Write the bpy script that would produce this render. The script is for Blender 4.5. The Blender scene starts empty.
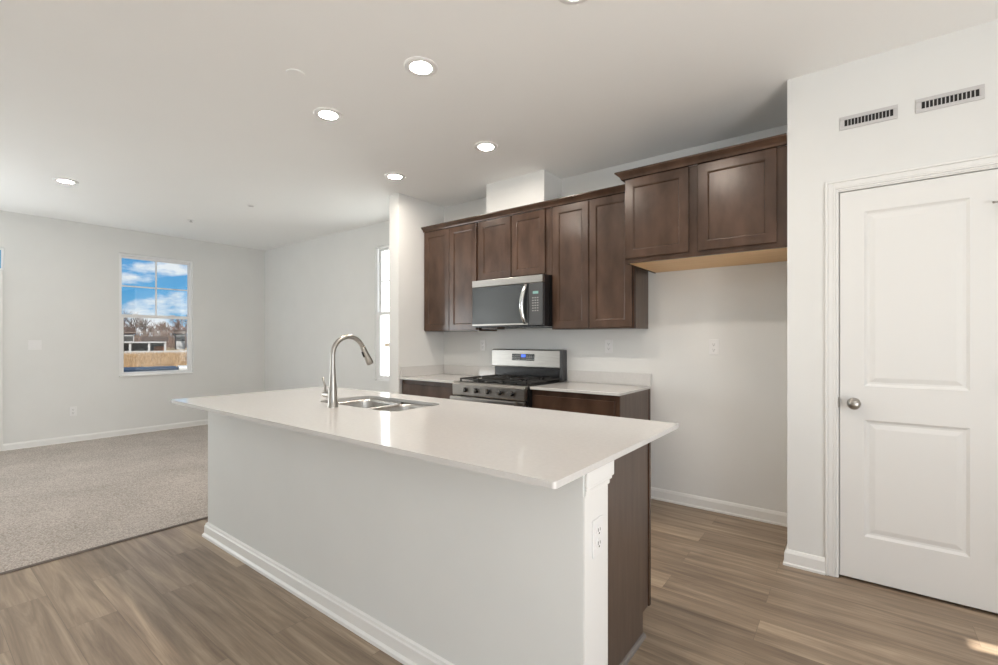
import bpy, bmesh, math, random
from mathutils import Vector, Matrix
random.seed(4)
sc = bpy.context.scene
C = sc.collection
PI = math.pi

# ------------------------------------------------------------------ camera
cam = bpy.data.cameras.new('camera')
cam.sensor_fit = 'HORIZONTAL'; cam.sensor_width = 36
cam.lens = 464.96 / 998 * 36
cam.shift_y = (340.16 - 332.5) / 998
cam.clip_start = .05; cam.clip_end = 2000
camo = bpy.data.objects.new('camera', cam); C.objects.link(camo)
camo.location = (0, 0, 1.29)
camo.rotation_euler = (PI / 2, 0, math.radians(37.495))
sc.camera = camo

# ------------------------------------------------------------------ render look
sc.view_settings.view_transform = 'Standard'
sc.view_settings.look = 'None'
sc.view_settings.gamma = 1
sc.view_settings.use_curve_mapping = False
sc.view_settings.exposure = 0.04
sc.cycles.use_denoising = True
sc.cycles.max_bounces = 14
sc.cycles.diffuse_bounces = 8
sc.cycles.glossy_bounces = 5
sc.cycles.transparent_max_bounces = 12
sc.cycles.caustics_reflective = False
sc.cycles.caustics_refractive = False
sc.cycles.sample_clamp_indirect = 6

# ------------------------------------------------------------------ world: blue sky with fair-weather clouds and an added white glow
w = bpy.data.worlds.new('sky'); sc.world = w; w.use_nodes = True
nt = w.node_tree; nt.nodes.clear()
def N(t, **k):
    n = nt.nodes.new(t)
    for a, b in k.items(): setattr(n, a, b)
    return n
def L(a, b): nt.links.new(a, b)
tc = N('ShaderNodeTexCoord'); sep = N('ShaderNodeSeparateXYZ'); L(tc.outputs['Generated'], sep.inputs[0])
gr = N('ShaderNodeValToRGB'); L(sep.outputs['Z'], gr.inputs[0])
e = gr.color_ramp.elements
e[0].position = 0.0; e[0].color = (.30, .56, .80, 1)
e[1].position = 0.22; e[1].color = (.045, .27, .66, 1)
m1 = e.new(0.09); m1.color = (.10, .40, .76, 1)
mp = N('ShaderNodeMapping'); mp.inputs['Scale'].default_value = (8.0, 8.0, 22.0); mp.inputs['Location'].default_value = (1.3, .4, .35)
L(tc.outputs['Generated'], mp.inputs[0])
nz = N('ShaderNodeTexNoise'); nz.inputs['Scale'].default_value = 1.0; nz.inputs['Detail'].default_value = 6; nz.inputs['Roughness'].default_value = .55
L(mp.outputs[0], nz.inputs['Vector'])
cr = N('ShaderNodeValToRGB'); L(nz.outputs['Fac'], cr.inputs[0])
cr.color_ramp.elements[0].position = .52; cr.color_ramp.elements[0].color = (0, 0, 0, 1)
cr.color_ramp.elements[1].position = .62; cr.color_ramp.elements[1].color = (1, 1, 1, 1)
glow_bank = N('ShaderNodeMapRange'); glow_bank.interpolation_type = 'SMOOTHSTEP'  # bright white bank added toward +y to burn out the side window
glow_bank.inputs['From Min'].default_value = .40; glow_bank.inputs['From Max'].default_value = .56
L(sep.outputs['Y'], glow_bank.inputs['Value'])
mx = N('ShaderNodeMix', data_type='RGBA'); L(cr.outputs['Color'], mx.inputs['Factor'])
L(gr.outputs['Color'], mx.inputs[6]); mx.inputs[7].default_value = (.86, .90, .96, 1)
mx2 = N('ShaderNodeMix', data_type='RGBA'); L(glow_bank.outputs[0], mx2.inputs['Factor'])
L(mx.outputs[2], mx2.inputs[6]); mx2.inputs[7].default_value = (5, 5, 5, 1)
bg = N('ShaderNodeBackground'); L(mx2.outputs[2], bg.inputs['Color']); bg.inputs['Strength'].default_value = 1.0
wo = N('ShaderNodeOutputWorld'); L(bg.outputs[0], wo.inputs['Surface'])

# ------------------------------------------------------------------ sun and added daylight fill lamps
sl = bpy.data.lights.new('sun', 'SUN'); sl.energy = 17; sl.angle = .009; sl.color = (1, .95, .86)
so = bpy.data.objects.new('sun', sl); C.objects.link(so)
so.rotation_euler = Vector((-1, -.1, -.872)).to_track_quat('-Z', 'Y').to_euler()
so.location = (20, 2, 18)
def area(name, loc, direction, sx, sy, power, color):
    l = bpy.data.lights.new(name, 'AREA'); l.shape = 'RECTANGLE'; l.size = sx; l.size_y = sy
    l.energy = power; l.color = color
    o = bpy.data.objects.new(name, l); C.objects.link(o); o.location = loc
    o.rotation_euler = Vector(direction).to_track_quat('-Z', 'Z').to_euler()
    return o
area('patio_door_fill', (2.30, -.10, 1.0), (-1, 0, .95), 2.3, 1.5, 88, (1, .98, .95))  # stands for patio-door daylight, set inward and tilted up to fill the ceiling
area('dining_fill', (1.25, -1.80, 1.4), (0, 1, .75), 2.2, 1.3, 4, (.97, .99, 1))  # weak added fill from behind the camera, its window is invented
area('living_fill', (-7.45, -1.25, 1.4), (1, .15, .65), 1.4, 1.3, 62, (.94, .985, 1))  # added fill for the living room, its window is invented

# ------------------------------------------------------------------ materials
def mat(name, col, rough=.5, metal=0, spec=.5, coat=0, emit=None, estr=0):
    m = bpy.data.materials.new(name); m.use_nodes = True
    b = m.node_tree.nodes['Principled BSDF']
    b.inputs['Base Color'].default_value = (*col, 1); b.inputs['Roughness'].default_value = rough
    b.inputs['Metallic'].default_value = metal; b.inputs['Specular IOR Level'].default_value = spec
    b.inputs['Coat Weight'].default_value = coat
    if emit:
        b.inputs['Emission Color'].default_value = (*emit, 1); b.inputs['Emission Strength'].default_value = estr
    return m
def nodes(m): return m.node_tree.nodes, m.node_tree.links, m.node_tree.nodes['Principled BSDF']
def varied(name, c1, c2, scale, rough=.5, metal=0, stretch=(1, 1, 1), detail=4, bump=0, bscale=None, spec=.5, lo=.3, hi=.7, rough2=None):
    m = mat(name, c1, rough, metal, spec); n, l, b = nodes(m)
    t = n.new('ShaderNodeTexCoord'); mp = n.new('ShaderNodeMapping'); mp.inputs['Scale'].default_value = stretch
    l.new(t.outputs['Object'], mp.inputs[0])
    z = n.new('ShaderNodeTexNoise'); z.inputs['Scale'].default_value = scale; z.inputs['Detail'].default_value = detail
    l.new(mp.outputs[0], z.inputs['Vector'])
    r = n.new('ShaderNodeValToRGB'); l.new(z.outputs['Fac'], r.inputs[0])
    r.color_ramp.elements[0].position = lo; r.color_ramp.elements[0].color = (*c1, 1)
    r.color_ramp.elements[1].position = hi; r.color_ramp.elements[1].color = (*c2, 1)
    l.new(r.outputs['Color'], b.inputs['Base Color'])
    if rough2 is not None:
        q = n.new('ShaderNodeMapRange'); q.inputs['To Min'].default_value = rough; q.inputs['To Max'].default_value = rough2
        l.new(z.outputs['Fac'], q.inputs['Value']); l.new(q.outputs[0], b.inputs['Roughness'])
    if bump:
        z2 = n.new('ShaderNodeTexNoise'); z2.inputs['Scale'].default_value = bscale or scale; z2.inputs['Detail'].default_value = 3
        l.new(mp.outputs[0], z2.inputs['Vector'])
        bp = n.new('ShaderNodeBump'); bp.inputs['Strength'].default_value = bump; bp.inputs['Distance'].default_value = .01
        l.new(z2.outputs['Fac'], bp.inputs['Height']); l.new(bp.outputs[0], b.inputs['Normal'])
    return m
M = {}
M['wall'] = varied('wall_paint', (.735, .74, .728), (.755, .76, .748), 3, .75, bump=.04, bscale=220, spec=.25)
M['ceiling'] = varied('ceiling_paint', (.885, .89, .885), (.895, .90, .895), 2, .85, bump=.05, bscale=180, spec=.2)
M['trim'] = mat('semi_gloss_white_paint', (.80, .80, .785), .38, spec=.4)
M['door'] = mat('door_white_paint', (.78, .78, .765), .42, spec=.4)
M['vinyl'] = mat('white_window_vinyl', (.82, .82, .82), .35)
M['plastic'] = mat('white_plastic', (.80, .80, .80), .35)
M['slot'] = mat('dark_slot', (.02, .02, .02), .6)
M['quartz'] = varied('white_quartz', (.62, .61, .595), (.65, .64, .625), 60, .10, detail=3, spec=.5)
M['wood'] = varied('stained_maple', (.046, .026, .017), (.096, .054, .035), 4, .20, stretch=(2.2, 2.2, .9), detail=7, lo=.28, hi=.72, spec=.45, rough2=.28)
M['woodside'] = varied('stained_side_panel', (.075, .050, .038), (.125, .090, .070), 6, .33, stretch=(5, 5, .5), detail=7, lo=.25, hi=.75)
M['woodred'] = M['wood']
M['rawwood'] = varied('natural_maple_underside', (.74, .47, .22), (.82, .56, .29), 4, .45, stretch=(.6, 6, 6), detail=5)
M['dark'] = mat('shadow_gap_black', (.012, .011, .010), .6)
M['steel'] = varied('brushed_stainless', (.33, .315, .295), (.40, .38, .355), 30, .32, 1, stretch=(.3, .3, 8), detail=3)
M['sinksteel'] = varied('brushed_sink_steel', (.50, .49, .47), (.60, .59, .57), 40, .30, 1, stretch=(1, 8, 1), detail=3)
M['nickel'] = mat('brushed_nickel', (.43, .41, .38), .28, 1)
M['chrome'] = mat('polished_chrome', (.75, .75, .74), .12, 1)
M['blackglass'] = mat('black_glass', (.030, .034, .036), .08, spec=.7)
M['blackenamel'] = mat('black_enamel', (.014, .014, .015), .22)
M['iron'] = mat('cast_iron', (.02, .019, .018), .55)
M['charcoal'] = mat('charcoal_appliance_plastic', (.06, .062, .065), .32)
M['display'] = mat('blue_clock_display', (.01, .01, .03), .2, emit=(.05, .15, .9), estr=1.4)
M['green_display'] = mat('pale_green_display', (.05, .1, .09), .2, emit=(.35, .62, .55), estr=.6)
M['key'] = mat('grey_key_print', (.35, .35, .34), .5)
M['lamp'] = mat('lit_lamp_lens', (1, 1, 1), .5, emit=(1, .90, .79), estr=320)
M['ventgrey'] = mat('pale_grey_painted_metal', (.56, .55, .55), .45)
M['bronze'] = mat('dark_bronze_transition', (.11, .085, .07), .45)
M['shoe'] = varied('grey_shoe_moulding', (.17, .15, .14), (.22, .20, .18), 10, .45, stretch=(8, 1, 8))
def glass():
    m = bpy.data.materials.new('window_glass'); m.use_nodes = True; n = m.node_tree.nodes; l = m.node_tree.links; n.clear()
    a = n.new('ShaderNodeBsdfTransparent'); a.inputs[0].default_value = (.97, .985, .98, 1)
    g = n.new('ShaderNodeBsdfGlossy'); g.inputs['Roughness'].default_value = .02
    x = n.new('ShaderNodeMixShader'); x.inputs[0].default_value = .06; l.new(a.outputs[0], x.inputs[1]); l.new(g.outputs[0], x.inputs[2])
    o = n.new('ShaderNodeOutputMaterial'); l.new(x.outputs[0], o.inputs[0]); return m
M['glass'] = glass()
def floor_mat():
    m = mat('vinyl_plank', (.2, .15, .12), .36, spec=.45); n, l, b = nodes(m)
    t = n.new('ShaderNodeTexCoord')
    mp = n.new('ShaderNodeMapping'); l.new(t.outputs['Object'], mp.inputs[0]); mp.inputs['Location'].default_value = (.35, .06, 0)
    br = n.new('ShaderNodeTexBrick'); l.new(mp.outputs[0], br.inputs['Vector'])
    br.offset = .37; br.inputs['Scale'].default_value = 1.0
    br.inputs['Brick Width'].default_value = 1.22; br.inputs['Row Height'].default_value = .178
    br.inputs['Mortar Size'].default_value = .0008; br.inputs['Mortar Smooth'].default_value = .3
    br.inputs['Color1'].default_value = (0, 0, 0, 1); br.inputs['Color2'].default_value = (1, 1, 1, 1)
    br.inputs['Mortar'].default_value = (.5, .5, .5, 1)
    # grain: long streaks along x, offset per plank
    mg = n.new('ShaderNodeMapping'); mg.inputs['Scale'].default_value = (.8, 11, 1)
    ad = n.new('ShaderNodeVectorMath'); ad.operation = 'MULTIPLY_ADD'
    l.new(br.outputs['Color'], ad.inputs[0]); ad.inputs[1].default_value = (7, 13, 5); l.new(t.outputs['Object'], ad.inputs[2])
    l.new(ad.outputs[0], mg.inputs[0])
    g1 = n.new('ShaderNodeTexNoise'); g1.inputs['Scale'].default_value = 1.6; g1.inputs['Detail'].default_value = 9; g1.inputs['Roughness'].default_value = .62
    g1.inputs['Distortion'].default_value = .7
    l.new(mg.outputs[0], g1.inputs['Vector'])
    mg2 = n.new('ShaderNodeMapping'); mg2.inputs['Scale'].default_value = (3, 90, 1); l.new(ad.outputs[0], mg2.inputs[0])
    g2 = n.new('ShaderNodeTexNoise'); g2.inputs['Scale'].default_value = 1.4; g2.inputs['Detail'].default_value = 4; l.new(mg2.outputs[0], g2.inputs['Vector'])
    a1 = n.new('ShaderNodeMath'); a1.operation = 'MULTIPLY_ADD'; l.new(g1.outputs['Fac'], a1.inputs[0]); a1.inputs[1].default_value = 1.1
    a2 = n.new('ShaderNodeMath'); a2.operation = 'MULTIPLY'; l.new(g2.outputs['Fac'], a2.inputs[0]); a2.inputs[1].default_value = .26
    l.new(a2.outputs[0], a1.inputs[2])
    a3 = n.new('ShaderNodeMath'); a3.operation = 'MULTIPLY_ADD'; l.new(br.outputs['Color'], a3.inputs[0]); a3.inputs[1].default_value = .14; l.new(a1.outputs[0], a3.inputs[2])
    r = n.new('ShaderNodeValToRGB'); l.new(a3.outputs[0], r.inputs[0]); r.color_ramp.elements[0].position = .46; r.color_ramp.elements[1].position = 1.0
    r.color_ramp.elements[0].color = (.14, .10, .069, 1); r.color_ramp.elements[1].color = (.45, .35, .25, 1)
    q = r.color_ramp.elements.new(.74); q.color = (.275, .207, .147, 1)
    mm = n.new('ShaderNodeMix'); mm.data_type = 'RGBA'; l.new(br.outputs['Fac'], mm.inputs['Factor'])
    l.new(r.outputs['Color'], mm.inputs[6]); mm.inputs[7].default_value = (.15, .115, .085, 1)
    l.new(mm.outputs[2], b.inputs['Base Color'])
    rr = n.new('ShaderNodeMapRange'); l.new(g2.outputs['Fac'], rr.inputs['Value']); rr.inputs['To Min'].default_value = .30; rr.inputs['To Max'].default_value = .46
    l.new(rr.outputs[0], b.inputs['Roughness'])
    bp = n.new('ShaderNodeBump'); bp.inputs['Strength'].default_value = .12; bp.inputs['Distance'].default_value = .002
    l.new(g2.outputs['Fac'], bp.inputs['Height']); l.new(bp.outputs[0], b.inputs['Normal'])
    return m
M['floor'] = floor_mat()
def carpet_mat():
    m = mat('carpet_pile', (.42, .37, .32), .95, spec=.1); n, l, b = nodes(m)
    t = n.new('ShaderNodeTexCoord')
    z = n.new('ShaderNodeTexNoise'); z.inputs['Scale'].default_value = 120; z.inputs['Detail'].default_value = 3; l.new(t.outputs['Object'], z.inputs['Vector'])
    z2 = n.new('ShaderNodeTexNoise'); z2.inputs['Scale'].default_value = 2.2; z2.inputs['Detail'].default_value = 4; l.new(t.outputs['Object'], z2.inputs['Vector'])
    a = n.new('ShaderNodeMath'); a.operation = 'MULTIPLY_ADD'; l.new(z2.outputs['Fac'], a.inputs[0]); a.inputs[1].default_value = .22; l.new(z.outputs['Fac'], a.inputs[2])
    r = n.new('ShaderNodeValToRGB'); l.new(a.outputs[0], r.inputs[0])
    r.color_ramp.elements[0].position = .46; r.color_ramp.elements[0].color = (.33, .295, .262, 1)
    r.color_ramp.elements[1].position = .82; r.color_ramp.elements[1].color = (.66, .60, .55, 1)
    l.new(r.outputs['Color'], b.inputs['Base Color'])
    bp = n.new('ShaderNodeBump'); bp.inputs['Strength'].default_value = .9; bp.inputs['Distance'].default_value = .012
    l.new(z.outputs['Fac'], bp.inputs['Height']); l.new(bp.outputs[0], b.inputs['Normal'])
    return m
M['carpet'] = carpet_mat()
M['reed'] = varied('dry_reed', (0.0693, 0.0409, 0.0198), (0.1716, 0.1089, 0.0561), .9, .9)
M['field'] = varied('dry_field', (0.0858, 0.0561, 0.0264), (0.1320, 0.0924, 0.0462), .3, .95)
M['bark'] = varied('bare_branch', (0.0297, 0.0198, 0.0158), (0.0561, 0.0383, 0.0297), .6, .9)
M['bark2'] = varied('reddish_bare_branch', (0.0561, 0.0264, 0.0185), (0.0792, 0.0429, 0.0297), .6, .9)
M['extwhite'] = mat('outdoor_white_paint', (0.1518, 0.1518, 0.1584), .7)
M['extgrey'] = mat('outdoor_grey_siding', (0.0660, 0.0726, 0.0792), .7)
M['exttan'] = mat('outdoor_tan_siding', (0.1056, 0.0792, 0.0594), .7)
M['extroof'] = mat('brown_roof_shingle', (.022, .013, .010), .9, spec=.2)
M['extdark'] = mat('dark_backing', (0.0066, 0.0066, 0.0079), .5)
M['orange'] = mat('orange_paint', (0.1650, 0.0528, 0.0099), .6)
M['bluecar'] = mat('dark_blue_car_paint', (0.0020, 0.0086, 0.0224), .5, spec=.2)
M['concrete'] = varied('pale_concrete', (.60, .60, .59), (.66, .66, .65), 1.5, .8)
M['wire'] = mat('utility_wire_black', (.12, .1, .09), .6)

# ------------------------------------------------------------------ mesh helpers
ORG = {}
def obj(name, bm, m, parent=None, bevel=0, smooth=False, kind=None, seg=2):
    org = ORG[parent.name] if parent else Vector((0, 0, 0))
    me = bpy.data.meshes.new(name)
    bmesh.ops.recalc_face_normals(bm, faces=bm.faces)
    if parent: bmesh.ops.translate(bm, vec=-org, verts=bm.verts)
    bm.to_mesh(me); bm.free()
    ms = m if isinstance(m, (list, tuple)) else [m]
    for x in ms: me.materials.append(x)
    if smooth:
        for p in me.polygons: p.use_smooth = True
    o = bpy.data.objects.new(name, me); C.objects.link(o)
    ORG[o.name] = org
    if parent: o.parent = parent
    if bevel:
        b = o.modifiers.new('bevel', 'BEVEL'); b.width = bevel; b.segments = seg; b.limit_method = 'ANGLE'; b.angle_limit = math.radians(40)
    if kind: o['kind'] = kind
    return o
def thing(name, label, cat, loc, group=None):
    o = bpy.data.objects.new(name, None); C.objects.link(o); o.location = loc; o.empty_display_size = .1
    o['label'] = label; o['category'] = cat
    if group: o['group'] = group
    ORG[o.name] = Vector(loc); return o
def tag(o, label, cat, group=None, kind=None):
    o['label'] = label; o['category'] = cat
    if group: o['group'] = group
    if kind: o['kind'] = kind
    return o
def setting(name, loc):
    o = bpy.data.objects.new(name, None); C.objects.link(o); o.location = loc; o['kind'] = 'structure'
    ORG[o.name] = Vector(loc); return o
def dup(root, loc, label=None):
    r = root.copy(); C.objects.link(r); r.location = loc
    if label: r['label'] = label
    for ch in list(root.children):
        c = ch.copy(); C.objects.link(c); c.parent = r
        for g in list(ch.children):
            d = g.copy(); C.objects.link(d); d.parent = c
    return r
def B(*boxes):
    bm = bmesh.new()
    for b in boxes: bx(bm, *b)
    return bm
def bx(bm, x0, x1, y0, y1, z0, z1, mi=0):
    v = [bm.verts.new((x, y, z)) for x in (x0, x1) for y in (y0, y1) for z in (z0, z1)]
    for q in ((0, 1, 3, 2), (4, 6, 7, 5), (0, 4, 5, 1), (2, 3, 7, 6), (0, 2, 6, 4), (1, 5, 7, 3)):
        f = bm.faces.new([v[i] for i in q]); f.material_index = mi
def lathe(bm, prof, c, axis='z', n=32, mi=0, cap=True):
    """prof: list of (r, h) along the axis from point c"""
    rings = []
    for r, h in prof:
        ring = []
        for i in range(n):
            a = 2 * PI * i / n; p, q = r * math.cos(a), r * math.sin(a)
            if axis == 'z': v = (p, q, h)
            elif axis == 'y': v = (p, h, q)
            else: v = (h, p, q)
            ring.append(bm.verts.new((c[0] + v[0], c[1] + v[1], c[2] + v[2])))
        rings.append(ring)
    for a, b in zip(rings, rings[1:]):
        for i in range(n):
            f = bm.faces.new((a[i], a[(i + 1) % n], b[(i + 1) % n], b[i])); f.material_index = mi
    if cap:
        for ring in (rings[0], rings[-1]):
            f = bm.faces.new(ring); f.material_index = mi
def tube(bm, pts, rad, n=10, mi=0):
    pts = [Vector(p) for p in pts]
    if not isinstance(rad, (list, tuple)): rad = [rad] * len(pts)
    rings = []; up = Vector((0, 0, 1)); prev = None
    for i, p in enumerate(pts):
        d = (pts[min(i + 1, len(pts) - 1)] - pts[max(i - 1, 0)]).normalized()
        if prev is None:
            s = d.cross(up)
            if s.length < 1e-3: s = d.cross(Vector((0, 1, 0)))
        else:
            s = prev - d * prev.dot(d)
        s.normalize(); prev = s; t = d.cross(s)
        rings.append([bm.verts.new(p + (s * math.cos(2 * PI * k / n) + t * math.sin(2 * PI * k / n)) * rad[i]) for k in range(n)])
    for a, b in zip(rings, rings[1:]):
        for i in range(n):
            f = bm.faces.new((a[i], a[(i + 1) % n], b[(i + 1) % n], b[i])); f.material_index = mi
    for r in (rings[0], rings[-1]):
        f = bm.faces.new(r); f.material_index = mi
def sweep(bm, path, prof, mi=0):
    """prof: (out, z) closed polygon; path: [(x, y, nx, ny)] stations, (nx, ny) the outward mitre vector"""
    rings = [[bm.verts.new((x + nx * o, y + ny * o, z)) for o, z in prof] for x, y, nx, ny in path]
    k = len(prof)
    for a, b in zip(rings, rings[1:]):
        for i in range(k):
            f = bm.faces.new((a[i], a[(i + 1) % k], b[(i + 1) % k], b[i])); f.material_index = mi
    bm.faces.new(rings[0]); bm.faces.new(rings[-1])
def panel_slab(bm, x0, x1, z0, z1, yf, yb, panels, rings, edge=.003):
    """slab facing -y (front plane y=yf) with framed panels; rings = [(inset, depth)] from the panel's rim inward"""
    def ring(r, ins, dy):
        a, b, c, d = r
        return [bm.verts.new(p) for p in ((a + ins, yf + dy, c + ins), (b - ins, yf + dy, c + ins), (b - ins, yf + dy, d - ins), (a + ins, yf + dy, d - ins))]
    def band(p, q):
        for i in range(4): bm.faces.new((p[i], p[(i + 1) % 4], q[(i + 1) % 4], q[i]))
    X0, X1, Z0, Z1 = x0 + edge, x1 - edge, z0 + edge, z1 - edge
    xs = sorted({X0, X1, *[p[0] for p in panels], *[p[1] for p in panels]})
    zs = sorted({Z0, Z1, *[p[2] for p in panels], *[p[3] for p in panels]})
    for i in range(len(xs) - 1):
        for j in range(len(zs) - 1):
            cx, cz = (xs[i] + xs[i + 1]) / 2, (zs[j] + zs[j + 1]) / 2
            if any(p[0] < cx < p[1] and p[2] < cz < p[3] for p in panels): continue
            bm.faces.new([bm.verts.new(p) for p in ((xs[i], yf, zs[j]), (xs[i + 1], yf, zs[j]), (xs[i + 1], yf, zs[j + 1]), (xs[i], yf, zs[j + 1]))])
    o1 = ring((x0, x1, z0, z1), edge, 0); o2 = ring((x0, x1, z0, z1), 0, edge); o3 = ring((x0, x1, z0, z1), 0, yb - yf)
    band(o1, o2); band(o2, o3); bm.faces.new(o3)
    for p in panels:
        prev = ring(p, 0, 0)
        for ins, dy in rings:
            q = ring(p, ins, dy); band(prev, q); prev = q
        bm.faces.new(prev)
    bmesh.ops.remove_doubles(bm, verts=bm.verts, dist=1e-5)
SH = [(.0, .0015), (.006, .003), (.009, .0075), (.010, .0095)]
def cab_door(x0, x1, z0, z1, yf, parent, m=None, name='door', st=.057):
    bm = bmesh.new()
    panel_slab(bm, x0, x1, z0, z1, yf, yf + .02, [(x0 + st, x1 - st, z0 + st, z1 - st)], SH)
    return obj(name, bm, m or M['wood'], parent)
def cab_drawer(x0, x1, z0, z1, yf, parent, m=None):
    bm = bmesh.new()
    panel_slab(bm, x0, x1, z0, z1, yf, yf + .02, [], [], .004)
    return obj('drawer_front', bm, m or M['wood'], parent)
def flip(o_list, cy):
    """turn parts built facing -y to face +y about y = cy (mesh data, local coordinates)"""
    for o in o_list:
        for v in o.data.vertices: v.co.y = 2 * cy - v.co.y
        o.data.flip_normals()

# ------------------------------------------------------------------ dimensions
H = 2.785
YK = 3.776      # kitchen back wall
XL = -7.81      # living-room window wall
XW = -3.677     # kitchen face of the wing wall
YD = 3.131      # pantry wall
XC = -.312      # pantry wall corner
YR = -2.2       # rear wall
XR = 2.6        # right wall
XT = -3.745     # carpet edge

# ------------------------------------------------------------------ structure
obj('floor', B((XL, XR, YR, YK, -.12, 0)), M['floor'], kind='structure')
obj('ceiling', B((XL - .15, XR + .15, YR - .15, YK + .15, H, H + .15)), M['ceiling'], kind='structure')
def holed(name, axis, a0, a1, t0, t1, holes, z0=-.12, z1=H):
    """wall along `axis` from a0 to a1, thickness t0..t1, holes [(b0,b1,z0,z1)]"""
    bm = bmesh.new()
    as_ = sorted({a0, a1, *[h[0] for h in holes], *[h[1] for h in holes]}); zs = sorted({z0, z1, *[h[2] for h in holes], *[h[3] for h in holes]})
    for i in range(len(as_) - 1):
        for j in range(len(zs) - 1):
            ca, cz = (as_[i] + as_[i + 1]) / 2, (zs[j] + zs[j + 1]) / 2
            if any(h[0] < ca < h[1] and h[2] < cz < h[3] for h in holes): continue
            if axis == 'x': bx(bm, as_[i], as_[i + 1], t0, t1, zs[j], zs[j + 1])
            else: bx(bm, t0, t1, as_[i], as_[i + 1], zs[j], zs[j + 1])
    bmesh.ops.remove_doubles(bm, verts=bm.verts, dist=1e-5)
    seen = {}
    for f in list(bm.faces):
        k = tuple(sorted(v.index if v.index >= 0 else id(v) for v in f.verts)); k = frozenset(f.verts)
        if k in seen: seen[k].append(f)
        else: seen[k] = [f]
    dead = [f for fs in seen.values() if len(fs) > 1 for f in fs]
    bmesh.ops.delete(bm, geom=dead, context='FACES_ONLY')
    return obj(name, bm, M['wall'], kind='structure')
LW = (-2.0, -.5, .7, 2.2)
WW = (1.84, 2.715, .81, 2.462)          # west window opening (y0, y1, z0, z1)
SW = (-4.9, -4.0, .775, 2.49)           # side window opening (x0, x1, z0, z1)
holed('wall_left', 'y', YR - .15, YK + .15, XL - .15, XL, [WW, LW, (-.20, .725, 0, 2.045), (-.20, .785, 2.10, 2.36)])
holed('wall_back', 'x', XL, XR + .15, YK, YK + .15, [SW])
obj('wall_wing', B((XW - .145, XW, 3.118, YK, 0, H)), M['wall'], kind='structure', bevel=.002)
holed('wall_pantry', 'x', XC, XR, YD, YD + .115, [(-.085, .552, 0, 2.108)], z0=0)
obj('wall_nook', B((XC, XC + .115, YD + .115, YK, 0, H)), M['wall'], kind='structure')
PD = (-1.4, 1.25, 0, 2.06); SUN_SLIT = (2.966, 3.06, .12, 2.06)  # second opening: slit invented to throw the small sun patch on the floor
holed('wall_right', 'y', YR - .15, YK, XR, XR + .15, [PD, SUN_SLIT])
DW = (.1, 2.4, .7, 2.2)
holed('wall_rear', 'x', XL, XR, YR - .15, YR, [DW])
obj('wall_soffit', B((-2.818, -2.165, 3.472, YK, 2.44, H)), M['wall'], kind='structure')

# window in the left wall, double hung
def window_x(name, xw, o, depth, muntins=True):
    """double-hung window set in a wall whose room face is x=xw and which runs outward to -x"""
    y0, y1, z0, z1 = o; W_ = setting(name, (xw, (y0 + y1) / 2, z0))
    xf = xw - depth; zm = 1.62; fr = .026
    obj('window_frame', B((xf - .05, xf + .03, y0, y0 + fr, z0, z1), (xf - .05, xf + .03, y1 - fr, y1, z0, z1),
        (xf - .05, xf + .03, y0 + fr, y1 - fr, z1 - fr, z1), (xf - .05, xf + .03, y0 + fr, y1 - fr, z0, z0 + fr)), M['vinyl'], W_, .002)
    a, b = y0 + fr, y1 - fr
    s = obj('upper_sash', B((xf - .04, xf - .01, a, a + .018, zm, z1 - fr), (xf - .04, xf - .01, b - .018, b, zm, z1 - fr),
        (xf - .04, xf - .01, a + .018, b - .018, z1 - fr - .03, z1 - fr), (xf - .04, xf - .0105, a, b, zm - .02, zm)), M['vinyl'], W_, .002)
    if muntins:
        yc = (a + b) / 2; zc = (zm + z1 - fr) / 2
        obj('muntin', B((xf - .032, xf - .020, yc - .009, yc + .009, zm, z1 - fr - .02), (xf - .033, xf - .019, a + .01, b - .01, zc - .009, zc + .009)), M['vinyl'], s)
    s2 = obj('lower_sash', B((xf - .01, xf + .02, a, a + .032, z0 + fr, zm + .02), (xf - .01, xf + .02, b - .032, b, z0 + fr, zm + .02),
        (xf - .01, xf + .02, a + .032, b - .032, zm - .022, zm + .02), (xf - .01, xf + .02, a + .032, b - .032, z0 + fr, z0 + fr + .02)), M['vinyl'], W_, .002)
    for yy in (2.03, 2.47):
        obj('sash_lock', B((xf - .005, xf + .012, yy - .03, yy + .03, zm + .02, zm + .032)), M['vinyl'], s2, .003)
    obj('glass_pane', B((xf - .027, xf - .025, a + .01, b - .01, zm, z1 - fr - .01)), M['glass'], s)
    obj('glass_pane', B((xf + .004, xf + .006, a + .02, b - .02, z0 + fr + .01, zm)), M['glass'], s2)
    return W_
window_x('window_1', XL, WW, .06)
obj('trim_window_stool', B((XL - .04, XL + .018, WW[0] - .0, WW[1] + .0, WW[2] - .012, WW[2] + .004)), M['trim'], kind='structure', bevel=.003).name = 'trim_1'
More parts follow.
